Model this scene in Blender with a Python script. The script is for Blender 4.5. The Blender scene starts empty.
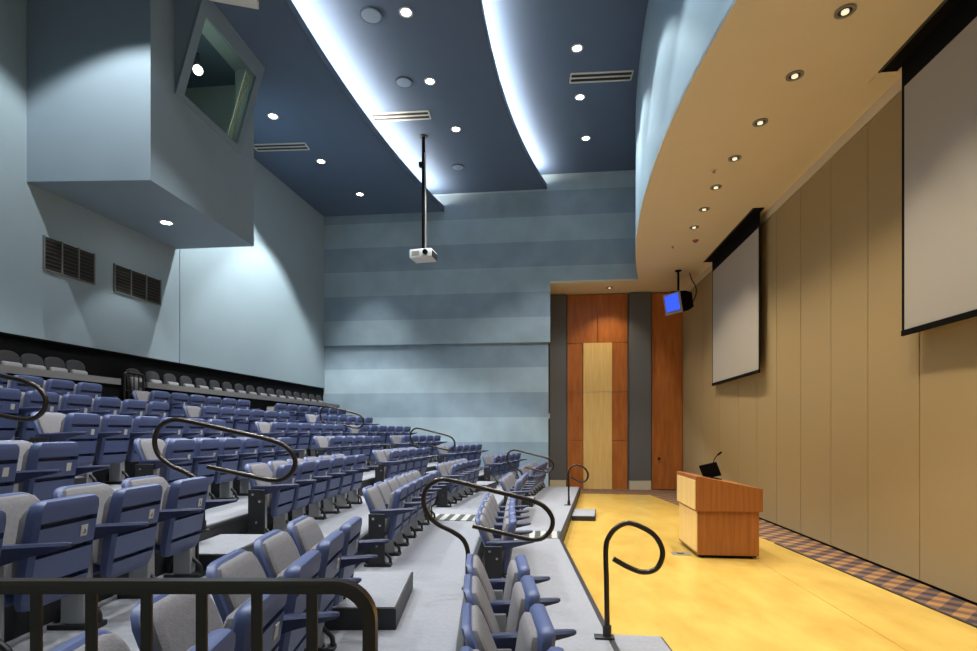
import bpy, bmesh, math, random
from mathutils import Vector, Matrix
random.seed(5)
S = bpy.context.scene
COL = S.collection
PI = math.pi

# ------------------------------------------------------------------ materials
def lin(c):
    c = c / 255.0
    return c / 12.92 if c <= 0.04045 else ((c + 0.055) / 1.055) ** 2.4
def rgb(r, g, b): return (lin(r), lin(g), lin(b), 1)
def mat(name, col, rough=0.6, metal=0.0, var=0.0, scale=8.0, bump=0.0, bscale=60.0, emit=None, estr=0.0, coat=0.0, spec=None):
    m = bpy.data.materials.new(name); m.use_nodes = True
    nt = m.node_tree; b = nt.nodes['Principled BSDF']
    b.inputs['Base Color'].default_value = col
    b.inputs['Roughness'].default_value = rough
    b.inputs['Metallic'].default_value = metal
    if spec is not None: b.inputs['Specular IOR Level'].default_value = spec
    if coat: b.inputs['Coat Weight'].default_value = coat; b.inputs['Coat Roughness'].default_value = .15
    tc = nt.nodes.new('ShaderNodeTexCoord')
    if var:
        n = nt.nodes.new('ShaderNodeTexNoise'); n.inputs['Scale'].default_value = scale; n.inputs['Detail'].default_value = 5
        nt.links.new(tc.outputs['Object'], n.inputs['Vector'])
        mx = nt.nodes.new('ShaderNodeMix'); mx.data_type = 'RGBA'
        mx.inputs['A'].default_value = tuple(max(0, c * (1 - var)) for c in col[:3]) + (1,)
        mx.inputs['B'].default_value = tuple(min(1, c * (1 + var)) for c in col[:3]) + (1,)
        nt.links.new(n.outputs['Fac'], mx.inputs['Factor']); nt.links.new(mx.outputs['Result'], b.inputs['Base Color'])
    if bump:
        n2 = nt.nodes.new('ShaderNodeTexNoise'); n2.inputs['Scale'].default_value = bscale; n2.inputs['Detail'].default_value = 3
        nt.links.new(tc.outputs['Object'], n2.inputs['Vector'])
        bp = nt.nodes.new('ShaderNodeBump'); bp.inputs['Strength'].default_value = bump; bp.inputs['Distance'].default_value = .01
        nt.links.new(n2.outputs['Fac'], bp.inputs['Height']); nt.links.new(bp.outputs['Normal'], b.inputs['Normal'])
    if emit:
        b.inputs['Emission Color'].default_value = emit; b.inputs['Emission Strength'].default_value = estr
    return m
def N(m, t): return m.node_tree.nodes.new(t)
def math_node(m, op, a, b=None):
    n = N(m, 'ShaderNodeMath'); n.operation = op
    for i, v in enumerate((a, b)):
        if v is None: continue
        if isinstance(v, (int, float)): n.inputs[i].default_value = v
        else: m.node_tree.links.new(v, n.inputs[i])
    return n.outputs[0]
def wood(name, c1, c2, sc=(30, 30, 1.2), rough=.35):
    m = mat(name, c1, rough); nt = m.node_tree
    tc = N(m, 'ShaderNodeTexCoord'); mp = N(m, 'ShaderNodeMapping'); mp.inputs['Scale'].default_value = sc
    n = N(m, 'ShaderNodeTexNoise'); n.inputs['Scale'].default_value = 1.0; n.inputs['Detail'].default_value = 6
    nt.links.new(tc.outputs['Object'], mp.inputs['Vector']); nt.links.new(mp.outputs['Vector'], n.inputs['Vector'])
    r = N(m, 'ShaderNodeValToRGB'); r.color_ramp.elements[0].position = .3; r.color_ramp.elements[1].position = .7
    r.color_ramp.elements[0].color = c1; r.color_ramp.elements[1].color = c2
    nt.links.new(n.outputs['Fac'], r.inputs['Fac']); nt.links.new(r.outputs['Color'], nt.nodes['Principled BSDF'].inputs['Base Color'])
    return m

M = {}
M['blue'] = mat('seat_blue_plastic', rgb(76, 87, 125), .45, var=.06, scale=5)
M['arm'] = mat('armrest_navy_plastic', rgb(44, 50, 80), .45)
M['grey_fabric'] = mat('seat_grey_fabric', rgb(120, 116, 118), .9, var=.22, scale=45, bump=.3, bscale=150)
M['steel'] = mat('standard_grey_paint', rgb(165, 165, 164), .5)
M['dark'] = mat('dark_bracket_paint', rgb(34, 34, 36), .5)
M['bolt'] = mat('bolt_chrome', rgb(200, 200, 200), .25, 1)
M['plate'] = mat('number_plate_ivory', rgb(196, 192, 182), .5)
M['ink'] = mat('number_ink', rgb(60, 55, 55), .6)
M['carpet'] = mat('carpet_light_grey', rgb(136, 136, 141), .95, var=.16, scale=28, bump=.4, bscale=220)
M['riser'] = mat('riser_black', rgb(46, 46, 48), .6, var=.15, scale=3)
M['nosing'] = mat('nosing_aluminium', rgb(92, 92, 90), .4, .6)
M['bronze'] = mat('handrail_bronze', rgb(62, 54, 46), .3, .75)
M['black'] = mat('black_matte', rgb(10, 10, 11), .8, spec=.12)
M['black_fabric'] = mat('black_fabric', rgb(44, 43, 46), .9, bump=.2)
M['pad_grey'] = mat('pad_grey_fabric', rgb(128, 126, 128), .9)
M['counter'] = mat('counter_grey_laminate', rgb(116, 114, 112), .5)
M['wall_blue'] = mat('wall_paint_blue_grey', rgb(150, 168, 176), .7, var=.05, scale=1.2)
M['booth'] = mat('booth_paint_blue_grey', rgb(138, 155, 166), .7, var=.04, scale=1.5)
M['ceil'] = mat('ceiling_paint_deep_blue', rgb(80, 98, 122), .8, var=.04, scale=2)
M['ceil_edge'] = mat('ceiling_edge_blue', rgb(70, 86, 106), .7)
M['bulk'] = mat('bulkhead_paint_pale_blue', rgb(150, 172, 182), .38, var=.04, scale=1)
M['soffit'] = mat('soffit_paint_tan', rgb(222, 206, 174), .75, var=.02, scale=2)
M['tan'] = mat('wall_fabric_tan', rgb(170, 148, 107), .9, var=.06, scale=60, bump=.25, bscale=300)
M['white_trim'] = mat('baseboard_pale', rgb(200, 190, 165), .6)
M['grey_panel'] = mat('pilaster_grey', rgb(92, 92, 92), .7)
M['orange'] = wood('veneer_orange', rgb(158, 88, 36), rgb(188, 110, 48), (9, 9, 1.5), .35)
M['maple'] = wood('veneer_maple', rgb(222, 180, 104), rgb(238, 202, 132), (30, 30, 1.2), .35)
M['cherry'] = wood('podium_cherry', rgb(134, 77, 32), rgb(158, 94, 42), (26, 26, 1.2), .32)
M['screen'] = mat('screen_white', rgb(176, 171, 164), .8)
M['white'] = mat('device_white', rgb(216, 216, 212), .4)
M['lens'] = mat('lens_glass', rgb(12, 14, 18), .1)
M['monitor_grey'] = mat('monitor_bezel_grey', rgb(150, 146, 140), .4)
M['screen_blue'] = mat('monitor_blue_screen', rgb(10, 20, 120), .3, emit=(.03, .08, 1, 1), estr=1.5)
M['lamp_cool'] = mat('lamp_cool', rgb(255, 255, 255), .5, emit=(.9, .96, 1, 1), estr=30)
M['lamp_warm'] = mat('lamp_warm', rgb(255, 240, 200), .5, emit=(1, .85, .6, 1), estr=.9)
M['trim_ring'] = mat('lamp_trim', rgb(150, 150, 150), .35, .6)
M['cove'] = mat('cove_strip_light', rgb(255, 255, 255), .5, emit=(1, .94, .85, 1), estr=78)
M['vent_dark'] = mat('vent_dark', rgb(30, 28, 26), .7)
M['vent_slat'] = mat('vent_slat', rgb(62, 56, 50), .6)
M['vent_frame'] = mat('vent_frame', rgb(112, 116, 114), .5)
M['diff_white'] = mat('diffuser_white', rgb(200, 200, 196), .5)
M['speaker_grey'] = mat('speaker_grille_blue_grey', rgb(118, 136, 160), .8)
M['red'] = mat('alarm_red', rgb(200, 70, 70), .5)
M['glassframe'] = mat('booth_window_frame', rgb(120, 138, 152), .6)
M['interior'] = mat('booth_interior', rgb(60, 74, 72), .8)
M['metal_plate'] = mat('floor_plate_steel', rgb(170, 168, 160), .35, .7)

# booth window glass
g = bpy.data.materials.new('booth_glass'); g.use_nodes = True
b = g.node_tree.nodes['Principled BSDF']; b.inputs['Base Color'].default_value = (.72, .86, .8, 1)
b.inputs['Roughness'].default_value = .02; b.inputs['Transmission Weight'].default_value = 1; b.inputs['IOR'].default_value = 1.08
M['glass'] = g

# striped back wall
def striped():
    m = mat('wall_striped_blue', rgb(120, 150, 160), .75); nt = m.node_tree
    tc = N(m, 'ShaderNodeTexCoord'); sp = N(m, 'ShaderNodeSeparateXYZ'); nt.links.new(tc.outputs['Object'], sp.inputs[0])
    k = math_node(m, 'DIVIDE', math_node(m, 'SUBTRACT', sp.outputs['Z'], 1.57 - .7725 * 4), .7725 * 2)
    fr = math_node(m, 'FRACT', k); st = math_node(m, 'LESS_THAN', fr, .5)
    mx = N(m, 'ShaderNodeMix'); mx.data_type = 'RGBA'
    mx.inputs['A'].default_value = rgb(134, 152, 163); mx.inputs['B'].default_value = rgb(154, 172, 180)
    nt.links.new(st, mx.inputs['Factor'])
    n = N(m, 'ShaderNodeTexNoise'); n.inputs['Scale'].default_value = 1.6; n.inputs['Detail'].default_value = 8
    nt.links.new(tc.outputs['Object'], n.inputs['Vector'])
    m2 = N(m, 'ShaderNodeMix'); m2.data_type = 'RGBA'; m2.blend_type = 'OVERLAY'; m2.inputs['Factor'].default_value = .25
    nt.links.new(mx.outputs['Result'], m2.inputs['A']); nt.links.new(n.outputs['Fac'], m2.inputs['B'])
    nt.links.new(m2.outputs['Result'], nt.nodes['Principled BSDF'].inputs['Base Color'])
    return m
M['striped'] = striped()
# polished yellow floor with saw joints
def floor_mat():
    m = mat('floor_stained_yellow', rgb(220, 175, 80), .28, coat=.25); nt = m.node_tree
    tc = N(m, 'ShaderNodeTexCoord'); mp = N(m, 'ShaderNodeMapping'); mp.inputs['Scale'].default_value = (1.6, .7, 1)
    n = N(m, 'ShaderNodeTexNoise'); n.inputs['Scale'].default_value = 1.5; n.inputs['Detail'].default_value = 9; n.inputs['Roughness'].default_value = .65
    nt.links.new(tc.outputs['Object'], mp.inputs[0]); nt.links.new(mp.outputs[0], n.inputs['Vector'])
    r = N(m, 'ShaderNodeValToRGB'); e = r.color_ramp.elements
    e[0].position = .32; e[0].color = rgb(182, 142, 64); e[1].position = .68; e[1].color = rgb(203, 171, 86)
    nt.links.new(n.outputs['Fac'], r.inputs['Fac'])
    sp = N(m, 'ShaderNodeSeparateXYZ'); nt.links.new(tc.outputs['Object'], sp.inputs[0])
    a = math_node(m, 'ABSOLUTE', math_node(m, 'SUBTRACT', sp.outputs['X'], 3.05)); la = math_node(m, 'LESS_THAN', a, .005)
    mx = N(m, 'ShaderNodeMix'); mx.data_type = 'RGBA'; mx.inputs['B'].default_value = rgb(150, 100, 40)
    nt.links.new(la, mx.inputs['Factor']); nt.links.new(r.outputs['Color'], mx.inputs['A'])
    nt.links.new(mx.outputs['Result'], nt.nodes['Principled BSDF'].inputs['Base Color'])
    return m
M['floor'] = floor_mat()
def rug_mat():
    m = mat('rug_diamond_pattern', rgb(120, 90, 60), .95); nt = m.node_tree
    tc = N(m, 'ShaderNodeTexCoord'); sp = N(m, 'ShaderNodeSeparateXYZ'); nt.links.new(tc.outputs['Object'], sp.inputs[0])
    u = math_node(m, 'MULTIPLY', math_node(m, 'ADD', sp.outputs['X'], sp.outputs['Y']), 2.7)
    v = math_node(m, 'MULTIPLY', math_node(m, 'SUBTRACT', sp.outputs['X'], sp.outputs['Y']), 2.7)
    cu = math_node(m, 'LESS_THAN', math_node(m, 'FRACT', u), .5); cv = math_node(m, 'LESS_THAN', math_node(m, 'FRACT', v), .5)
    s = math_node(m, 'ADD', cu, cv)
    r = N(m, 'ShaderNodeValToRGB'); r.color_ramp.interpolation = 'CONSTANT'; e = r.color_ramp.elements
    e[0].position = 0; e[0].color = rgb(52, 42, 46); e[1].position = .4; e[1].color = rgb(104, 76, 60)
    x = r.color_ramp.elements.new(.8); x.color = rgb(150, 108, 56)
    nt.links.new(math_node(m, 'DIVIDE', s, 2.0), r.inputs['Fac']); nt.links.new(r.outputs['Color'], nt.nodes['Principled BSDF'].inputs['Base Color'])
    return m
M['rug'] = rug_mat()
def stripe_mat():
    m = mat('mat_striped', rgb(200, 200, 195), .8); nt = m.node_tree
    tc = N(m, 'ShaderNodeTexCoord'); sp = N(m, 'ShaderNodeSeparateXYZ'); nt.links.new(tc.outputs['Object'], sp.inputs[0])
    st = math_node(m, 'LESS_THAN', math_node(m, 'FRACT', math_node(m, 'MULTIPLY', sp.outputs['X'], 5.6)), .5)
    mx = N(m, 'ShaderNodeMix'); mx.data_type = 'RGBA'; mx.inputs['A'].default_value = rgb(160, 160, 154); mx.inputs['B'].default_value = rgb(62, 62, 58)
    nt.links.new(st, mx.inputs['Factor']); nt.links.new(mx.outputs['Result'], nt.nodes['Principled BSDF'].inputs['Base Color'])
    return m
M['stripe'] = stripe_mat()

# ------------------------------------------------------------------ helpers
def mesh(name, bm, m, smooth=False):
    me = bpy.data.meshes.new(name)
    bmesh.ops.recalc_face_normals(bm, faces=bm.faces[:])
    bm.to_mesh(me); bm.free(); me.materials.append(m)
    if smooth:
        for p in me.polygons: p.use_smooth = True
        try: me.set_sharp_from_angle(angle=math.radians(40))
        except Exception: pass
    return me
def link(name, me, parent=None, loc=None):
    o = bpy.data.objects.new(name, me); COL.objects.link(o)
    if parent: o.parent = parent
    if loc is not None: o.location = loc
    return o
def obj(name, bm, m, parent=None, smooth=False): return link(name, mesh(name, bm, m, smooth), parent)
def tag(o, label, cat, group=None):
    o['label'] = label; o['category'] = cat
    if group: o['group'] = group
    return o
def struct(o): o['kind'] = 'structure'; return o
def thing(name, label, cat, loc=(0, 0, 0), rz=0, group=None):
    o = bpy.data.objects.new(name, None); COL.objects.link(o); o.empty_display_size = .1
    o.location = loc; o.rotation_euler = (0, 0, rz); return tag(o, label, cat, group)
def B(): return bmesh.new()
def box(bm, x0, x1, y0, y1, z0, z1, bev=0, mtx=None):
    r = bmesh.ops.create_cube(bm, size=1); vs = r['verts']
    for v in vs:
        v.co = Vector((x0 + (v.co.x + .5) * (x1 - x0), y0 + (v.co.y + .5) * (y1 - y0), z0 + (v.co.z + .5) * (z1 - z0)))
    if mtx: bmesh.ops.transform(bm, matrix=mtx, verts=vs)
    if bev:
        es = list({e for v in vs for e in v.link_edges})
        bmesh.ops.bevel(bm, geom=es, offset=bev, segments=2, affect='EDGES', profile=.5)
    return bm
def cyl(bm, p, r, h, seg=24, axis='Z', r2=None):
    R = {'Z': Matrix.Identity(4), 'X': Matrix.Rotation(PI / 2, 4, 'Y'), 'Y': Matrix.Rotation(PI / 2, 4, 'X')}[axis]
    bmesh.ops.create_cone(bm, cap_ends=True, segments=seg, radius1=r, radius2=r if r2 is None else r2, depth=h, matrix=Matrix.Translation(p) @ R)
    return bm
def ring(bm, p, r0, r1, h, seg=28):
    """flat annulus with thickness, axis z, sitting from p.z to p.z+h"""
    v = []
    for k in range(seg):
        a = 2 * PI * k / seg; c, s = math.cos(a), math.sin(a)
        v.append([bm.verts.new((p[0] + q * c, p[1] + q * s, p[2] + z)) for q, z in ((r0, 0), (r1, 0), (r1, h), (r0, h))])
    for k in range(seg):
        a, b2 = v[k], v[(k + 1) % seg]
        for i in range(4):
            j = (i + 1) % 4; bm.faces.new((a[i], a[j], b2[j], b2[i]))
    return bm
def loft(bm, rings, cap=True):
    rv = [[bm.verts.new(p) for p in r] for r in rings]
    n = len(rv[0])
    for a, b2 in zip(rv, rv[1:]):
        for i in range(n):
            j = (i + 1) % n; bm.faces.new((a[i], a[j], b2[j], b2[i]))
    if cap:
        bm.faces.new(rv[0][::-1]); bm.faces.new(rv[-1])
    return bm
def tube(bm, pts, r, seg=12):
    pts = [Vector(p) for p in pts]; rings = []
    t0 = (pts[1] - pts[0]).normalized()
    up = Vector((0, 0, 1)) if abs(t0.z) < .9 else Vector((1, 0, 0))
    nrm = t0.cross(up).normalized()
    for i, p in enumerate(pts):
        t = (pts[min(i + 1, len(pts) - 1)] - pts[max(i - 1, 0)]).normalized()
        nrm = (nrm - t * nrm.dot(t)).normalized(); bn = t.cross(nrm)
        rings.append([p + (nrm * math.cos(2 * PI * k / seg) + bn * math.sin(2 * PI * k / seg)) * r for k in range(seg)])
    return loft(bm, rings)
def spline(pts, n=8):
    """Catmull-Rom through pts"""
    P = [Vector(p) for p in pts]; P = [P[0] * 2 - P[1]] + P + [P[-1] * 2 - P[-2]]; out = []
    for i in range(1, len(P) - 2):
        for k in range(n):
            t = k / n; a, b2, c, d = P[i - 1:i + 3]
            out.append(.5 * ((2 * b2) + (c - a) * t + (2 * a - 5 * b2 + 4 * c - d) * t * t + (3 * b2 - a - 3 * c + d) * t ** 3))
    out.append(P[-2]); return out
def prism(bm, poly, z0, z1):
    return loft(bm, [[(x, y, z0) for x, y in poly], [(x, y, z1) for x, y in poly]])
def wallstrip(bm, prof, z0, z1):
    a = [bm.verts.new((x, y, z0)) for x, y in prof]; c = [bm.verts.new((x, y, z1)) for x, y in prof]
    for i in range(len(prof) - 1): bm.faces.new((a[i], a[i + 1], c[i + 1], c[i]))
    return bm
def dup(o, parent=None):
    c = o.copy(); COL.objects.link(c)
    if parent: c.parent = parent
    return c

# ------------------------------------------------------------------ layout
X0 = [-.73, -1.97, -3.1, -4.2, -5.15, -6.05, -6.95]
KN = [.0105, .0125, .0088, .012, .0133, .0133, .0133]
KF = [.0098, .0185, .0195, .0185, .0165, .0135, .0125]
Z = [.2 + .265 * k for k in range(8)]
YC = 9.2
def xr(k, y): return X0[k] + (KN[k] if y < YC else KF[k]) * (y - YC) ** 2
def dxr(k, y): return 2 * (KN[k] if y < YC else KF[k]) * (y - YC)
YB = 16.7                                   # striped back wall
XL0, XLS = -7.1, .064                       # left wall line
def xl(y): return XL0 + XLS * (y - YB)
def xb(y): return 1.84 + (.0148 if y > 8.7 else .024) * (y - 8.7) ** 2   # bulkhead
ZS = 6.45
YNEAR = -.6
def wr(y): return 4.555 if y < 12 else 4.555 - (y - 12) * .022   # right wall
def xe(y):                                   # stage edge of the seating platform
    return .22 + (8.57 - y) * .072 if y < 8.57 else .22 + (y - 8.57) * .1

# ------------------------------------------------------------------ shell
bm = B(); box(bm, -8.6, 4.9, YNEAR, 18.4, -.1, 0)
struct(obj('floor', bm, M['floor']))
# patterned rug along the right wall and the rear alcove
bm = B(); prism(bm, [(wr(1) + .01, 1.0), (wr(12) + .01, 12), (wr(18.0) + .01, 18.0), (.75, 18.0), (.95, 16.75), (3.1, 16.6), (3.83, 9.5), (4.09, 5.6), (4.4, 1.0)], .0, .008)
tag(obj('carpet_runner', bm, M['rug']), 'diamond patterned brown carpet runner along the tan wall beside yellow floor', 'carpet')
bm = B(); prism(bm, [(3.80, 9.5), (4.06, 5.6), (4.37, 1.0), (4.4, 1.0), (4.09, 5.6), (3.83, 9.5)], .0, .012)
tag(obj('carpet_edge_strip', bm, M['dark']), 'thin dark edging strip between yellow floor and patterned runner', 'edge strip')

# right wall: tan acoustic panels with reveals
seams = [1.1, 2.1, 3.1, 4.15, 5.2, 6.27, 7.35, 8.45, 9.48, 10.55, 11.6, 12.62, 13.73, 15.08, 16.5]
seams = [q * .972 for q in seams]
prof = [(wr(YNEAR), YNEAR)]
for s in seams: prof += [(wr(s), s - .009), (wr(s) + .025, s - .006), (wr(s) + .025, s + .006), (wr(s), s + .009)]
prof += [(wr(18.3), 18.3)]
bm = B(); wallstrip(bm, prof, .045, 6.26)
struct(obj('wall_right', bm, M['tan']))
bm = B(); prism(bm, [(wr(y) + .012, y) for y in (YNEAR, 12, 18.3)] + [(wr(y) + .06, y) for y in (18.3, 12, YNEAR)], 0, .045); struct(obj('baseboard_right', bm, M['black']))
bm = B(); prism(bm, [(wr(y) + .03, y) for y in (YNEAR, 12, 18.3)] + [(wr(y) + .09, y) for y in (18.3, 12, YNEAR)], .06, ZS + .05); struct(obj('wall_right_backing', bm, M['black']))
bm = B(); prism(bm, [(wr(y) - .004, y) for y in (YNEAR, 12, 18.3)] + [(wr(y) + .06, y) for y in (18.3, 12, YNEAR)], 6.275, ZS + .02); struct(obj('trim_3', bm, M['soffit']))

# left wall with a joint, black band below
prof = []
for y in (YNEAR, 10.38): prof.append((xl(y), y))
prof += [(xl(10.385) - .02, 10.385), (xl(10.395) - .02, 10.395), (xl(10.4), 10.4), (xl(YB + .05), YB + .05)]
bm = B(); wallstrip(bm, prof, 3.28, 10.6); struct(obj('wall_left', bm, M['wall_blue']))
bm = B(); prism(bm, [(xl(YNEAR) - .3, YNEAR), (xl(YB) - .3, YB), (xl(YB) - .03, YB), (xl(YNEAR) - .03, YNEAR)], 0, 3.28)
struct(obj('wall_left_base', bm, M['black']))
bm = B(); prism(bm, [(xl(YNEAR) - .05, YNEAR), (xl(YB) - .05, YB), (xl(YB) + .015, YB), (xl(YNEAR) + .015, YNEAR)], 3.265, 3.29)
struct(obj('trim_1', bm, M['black']))

# striped back wall, upper part slightly proud, end return to the alcove
bm = B(); box(bm, -7.6, .07, YB + .06, YB + .4, 0, 4.64); struct(obj('wall_back', bm, M['striped']))
bm = B(); prism(bm, [(-7.6, YB), (.13, YB), (.13, YB + .4), (-7.6, YB + .4)], 4.64, ZS + .062)
struct(obj('wall_back_upper', bm, M['striped']))
bm = B(); prism(bm, [(-7.6, YB), (xb(YB) + .1, YB), (xb(YB) + .1, YB + .4), (-7.6, YB + .4)], ZS + .062, 10.6)
struct(obj('wall_back_top', bm, M['striped']))
bm = B(); box(bm, -.05, .08, YB + .4, 18.3, 0, ZS); struct(obj('wall_alcove_side', bm, M['tan']))
bm = B(); box(bm, -.1, 4.9, 18.16, 18.4, 0, ZS); struct(obj('wall_alcove', bm, M['grey_panel']))
bm = B(); box(bm, -8.6, 4.9, YNEAR - .2, YNEAR, 0, 10.6); struct(obj('wall_near', bm, M['wall_blue']))

# rear alcove cladding
def panel(x0, x1, z0, z1, m, y0=18.1, name='wall_alcove_panel'):
    bm = B(); box(bm, x0 + .006, x1 - .006, y0, 18.17, z0 + .006, z1 - .006, .003); return struct(obj(name, bm, m))
zt = ZS - .02
panel(.70, 1.69, 4.82, zt, M['orange']); panel(1.69, 2.66, 4.82, zt, M['orange'])
for za, zb in ((.0, 1.6), (1.6, 3.2), (3.2, 4.82)):
    panel(.70, 1.22, za, zb, M['orange']); panel(2.16, 2.66, za, zb, M['orange'])
panel(1.22, 2.16, .0, 3.2, M['maple'], 18.04); panel(1.22, 2.16, 3.2, 4.82, M['maple'], 18.04)
panel(.12, .66, .3, zt, M['grey_panel'], 17.98, 'wall_alcove_pilaster'); panel(2.70, 3.40, .3, zt, M['grey_panel'], 17.98, 'wall_alcove_pilaster')
panel(.12, .66, 0, .3, M['white_trim'], 17.96, 'baseboard_alcove'); panel(2.70, 3.40, 0, .3, M['white_trim'], 17.96, 'baseboard_alcove')
bm = B(); box(bm, 3.5, 4.40, 18.08, 18.15, .02, zt - .01, .004); dr = struct(obj('door_1', bm, M['orange']))
bm = B(); cyl(bm, (3.66, 18.05, 1.02), .035, .08, 16, 'Y'); obj('door_knob', bm, M['black'], dr, True)
bm = B(); box(bm, 3.43, 3.49, 18.06, 18.17, 0, zt); struct(obj('trim_2', bm, M['orange']))

# tan soffit over the stage, following the curved bulkhead
ys = [YNEAR + (YB - YNEAR) * i / 40 for i in range(41)]
poly = [(xb(y), y) for y in ys] + [(.132, YB - .002), (.07, YB + .4), (.07, 18.3), (4.76, 18.3), (4.76, YNEAR)]
bm = B(); prism(bm, poly, ZS, ZS + .06); struct(obj('ceiling_soffit', bm, M['soffit']))
bm = B(); inner = [(xb(y), y) for y in ys]; outer = [(xb(y) + .12, y) for y in reversed(ys)]
prism(bm, inner + outer, ZS + .001, 10.6); struct(obj('wall_bulkhead', bm, M['bulk'], None, True))

# blue ceiling in three stepped panels with curved lips
def ccurve(pts, y):
    (a, b2, c) = pts; return a + b2 * (y - c) ** 2
def lip1(y): return -4.19 + (.0140 * (y - 8.3) ** 2 if y > 8.3 else .010 * (y - 8.3) ** 2)
def lip2(y): return -1.16 + (.0195 * (y - 9.0) ** 2 if y > 9.0 else .010 * (y - 9.0) ** 2)
yy = [YNEAR + (YB - YNEAR) * i / 48 for i in range(49)]
def cpanel(left, right, z, name):
    bm = B(); poly = [(left(y), y) for y in yy] + [(right(y), y) for y in reversed(yy)]
    prism(bm, poly, z, z + .1); return struct(obj(name, bm, M['ceil']))
cpanel(lambda y: xl(y) - .1, lip1, 8.8, 'ceiling')
cpanel(lambda y: lip1(y) - .9, lip2, 9.35, 'ceiling')
cpanel(lambda y: lip2(y) - .9, lambda y: xb(y) + .1, 9.8, 'ceiling')
def lipobj(f, z, h=.16):
    bm = B(); prism(bm, [(f(y), y) for y in yy] + [(f(y) + .03, y) for y in reversed(yy)], z - .015, z + h); return struct(obj('ceiling_lip', bm, M['ceil_edge']))
lipobj(lip1, 8.8); lipobj(lip2, 9.35)
# back closures of the coves
for f, z in ((lip1, 8.9), (lip2, 9.45)):
    bm = B(); prism(bm, [(f(y) - .8, y) for y in yy] + [(f(y) - .75, y) for y in reversed(yy)], z, z + .46); struct(obj('ceiling_cove_back', bm, M['white']))
bm = B(); box(bm, -8.6, 4.9, YNEAR, 18.4, 10.6, 10.7); struct(obj('ceiling_deck', bm, M['black']))
# cove strip lights lying on the lower panel behind the lip
for i, (f, z, lab) in enumerate(((lip1, 8.9, 'curved white cove light strip above the ceiling step left of the projector'),
                                 (lip2, 9.45, 'curved white cove light strip above the ceiling step right of the projector'))):
    bm = B(); prism(bm, [(f(y) - .16, y) for y in yy[1:-1]] + [(f(y) - .06, y) for y in reversed(yy[1:-1])], z + .01, z + .05)
    tag(obj('cove_light', bm, M['cove']), lab, 'light strip', 'ceiling cove lights')

# ------------------------------------------------------------------ seating tiers
def xf(k, y):                                # front edge of tier k
    if k == 0: return xe(y)
    return xr(k - 1, y) - .17
yt = [.3 + (16.74 - .3) * i / 40 for i in range(41)]
def insert_vertex(ylist, v): return sorted(set(ylist + [v]))
yt0 = insert_vertex(yt, 8.57)
for k in range(7):
    bm = B(); Y = yt0
    back = [(xf(k + 1, y) - .04, y) for y in Y]
    prism(bm, [(xf(k, y), y) for y in Y] + back[::-1], 0.0 if k == 0 else .001, Z[k]); t = struct(obj('floor_tier', bm, M['carpet']))
    bm = B(); prism(bm, [(xf(k, y) + .012, y) for y in Y] + [(xf(k, y) - .0, y) for y in reversed(Y)], (0.0 if k == 0 else Z[k - 1]), Z[k] - .012)
    obj('riser', bm, M['riser'], t)
    bm = B(); prism(bm, [(xf(k, y) + .02, y) for y in Y] + [(xf(k, y) - .025, y) for y in reversed(Y)], Z[k] - .022, Z[k] + .004)
    obj('nosing', bm, M['nosing'] if k else M['dark'], t)
# rear platform for the loose chairs
Y = yt
bm = B(); prism(bm, [(xr(6, y) - .17, y) for y in Y] + [(xl(y) - .02, y) for y in reversed(Y)], 0, Z[7]); struct(obj('floor_rear_tier', bm, M['riser']))

# half-step blocks in the aisles
def block(k, ya, yb, w, label, h=.15):
    bm = B(); fx = lambda y: xf(k + 1, y) + .022
    y0, y1 = ya, yb; sl = -dxr(k, .5 * (ya + yb))
    prism(bm, [(fx(y0), y0), (fx(y1), y1), (fx(y1) + w, y1 + sl * w), (fx(y0) + w, y0 + sl * w)], 0, h)
    o = thing('aisle_step', label, 'step', (0, 0, Z[k]), 0, 'aisle step blocks')
    obj('step_body', bm, M['dark'], o)
    bm = B(); prism(bm, [(fx(y0) + .004, y0 + .01), (fx(y1) + .004, y1 - .01), (fx(y1) + w - .012, y1 + sl * w - .01), (fx(y0) + w - .012, y0 + sl * w + .01)], h, h + .008)
    obj('carpet_tread', bm, M['carpet'], o)
RW = ['front', 'second', 'third', 'fourth', 'fifth', 'sixth', 'seventh']
for k in range(6):
    a1 = (4.22, 5.12) if k == 0 else ((3.62, 4.62) if k == 1 else (4.0, 4.85))
    block(k, a1[0], a1[1], .68 if k == 1 else .5, 'carpeted half step in the near aisle behind the %s row of seats' % RW[k])
    s2 = (12.1, 12.75) if k == 0 else ((12.75, 13.7) if k < 3 else (12.3, 13.0 if k < 5 else 12.6))
    block(k, s2[0], s2[1], .5, 'carpeted half step in the far aisle behind the %s row of seats' % RW[k])
# steps from the stage floor
for ya, yb, xo, lab in ((3.75, 4.78, .50, 'low grey carpeted step beside the near stage handrail'), (11.5, 12.6, .52, 'low grey carpeted step beside the far stage handrail')):
    o = thing('stage_step', lab, 'step', (0, 0, 0), 0, 'stage steps')
    bm = B(); prism(bm, [(xe(ya) + .025, ya), (xe(ya) + xo, ya), (xe(yb) + xo, yb), (xe(yb) + .025, yb)], 0, .095); obj('step_body', bm, M['dark'], o)
    bm = B(); prism(bm, [(xe(ya) + .03, ya + .015), (xe(ya) + xo - .02, ya + .015), (xe(yb) + xo - .02, yb - .015), (xe(yb) + .03, yb - .015)], .095, .105); obj('carpet_tread', bm, M['carpet'], o)
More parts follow.
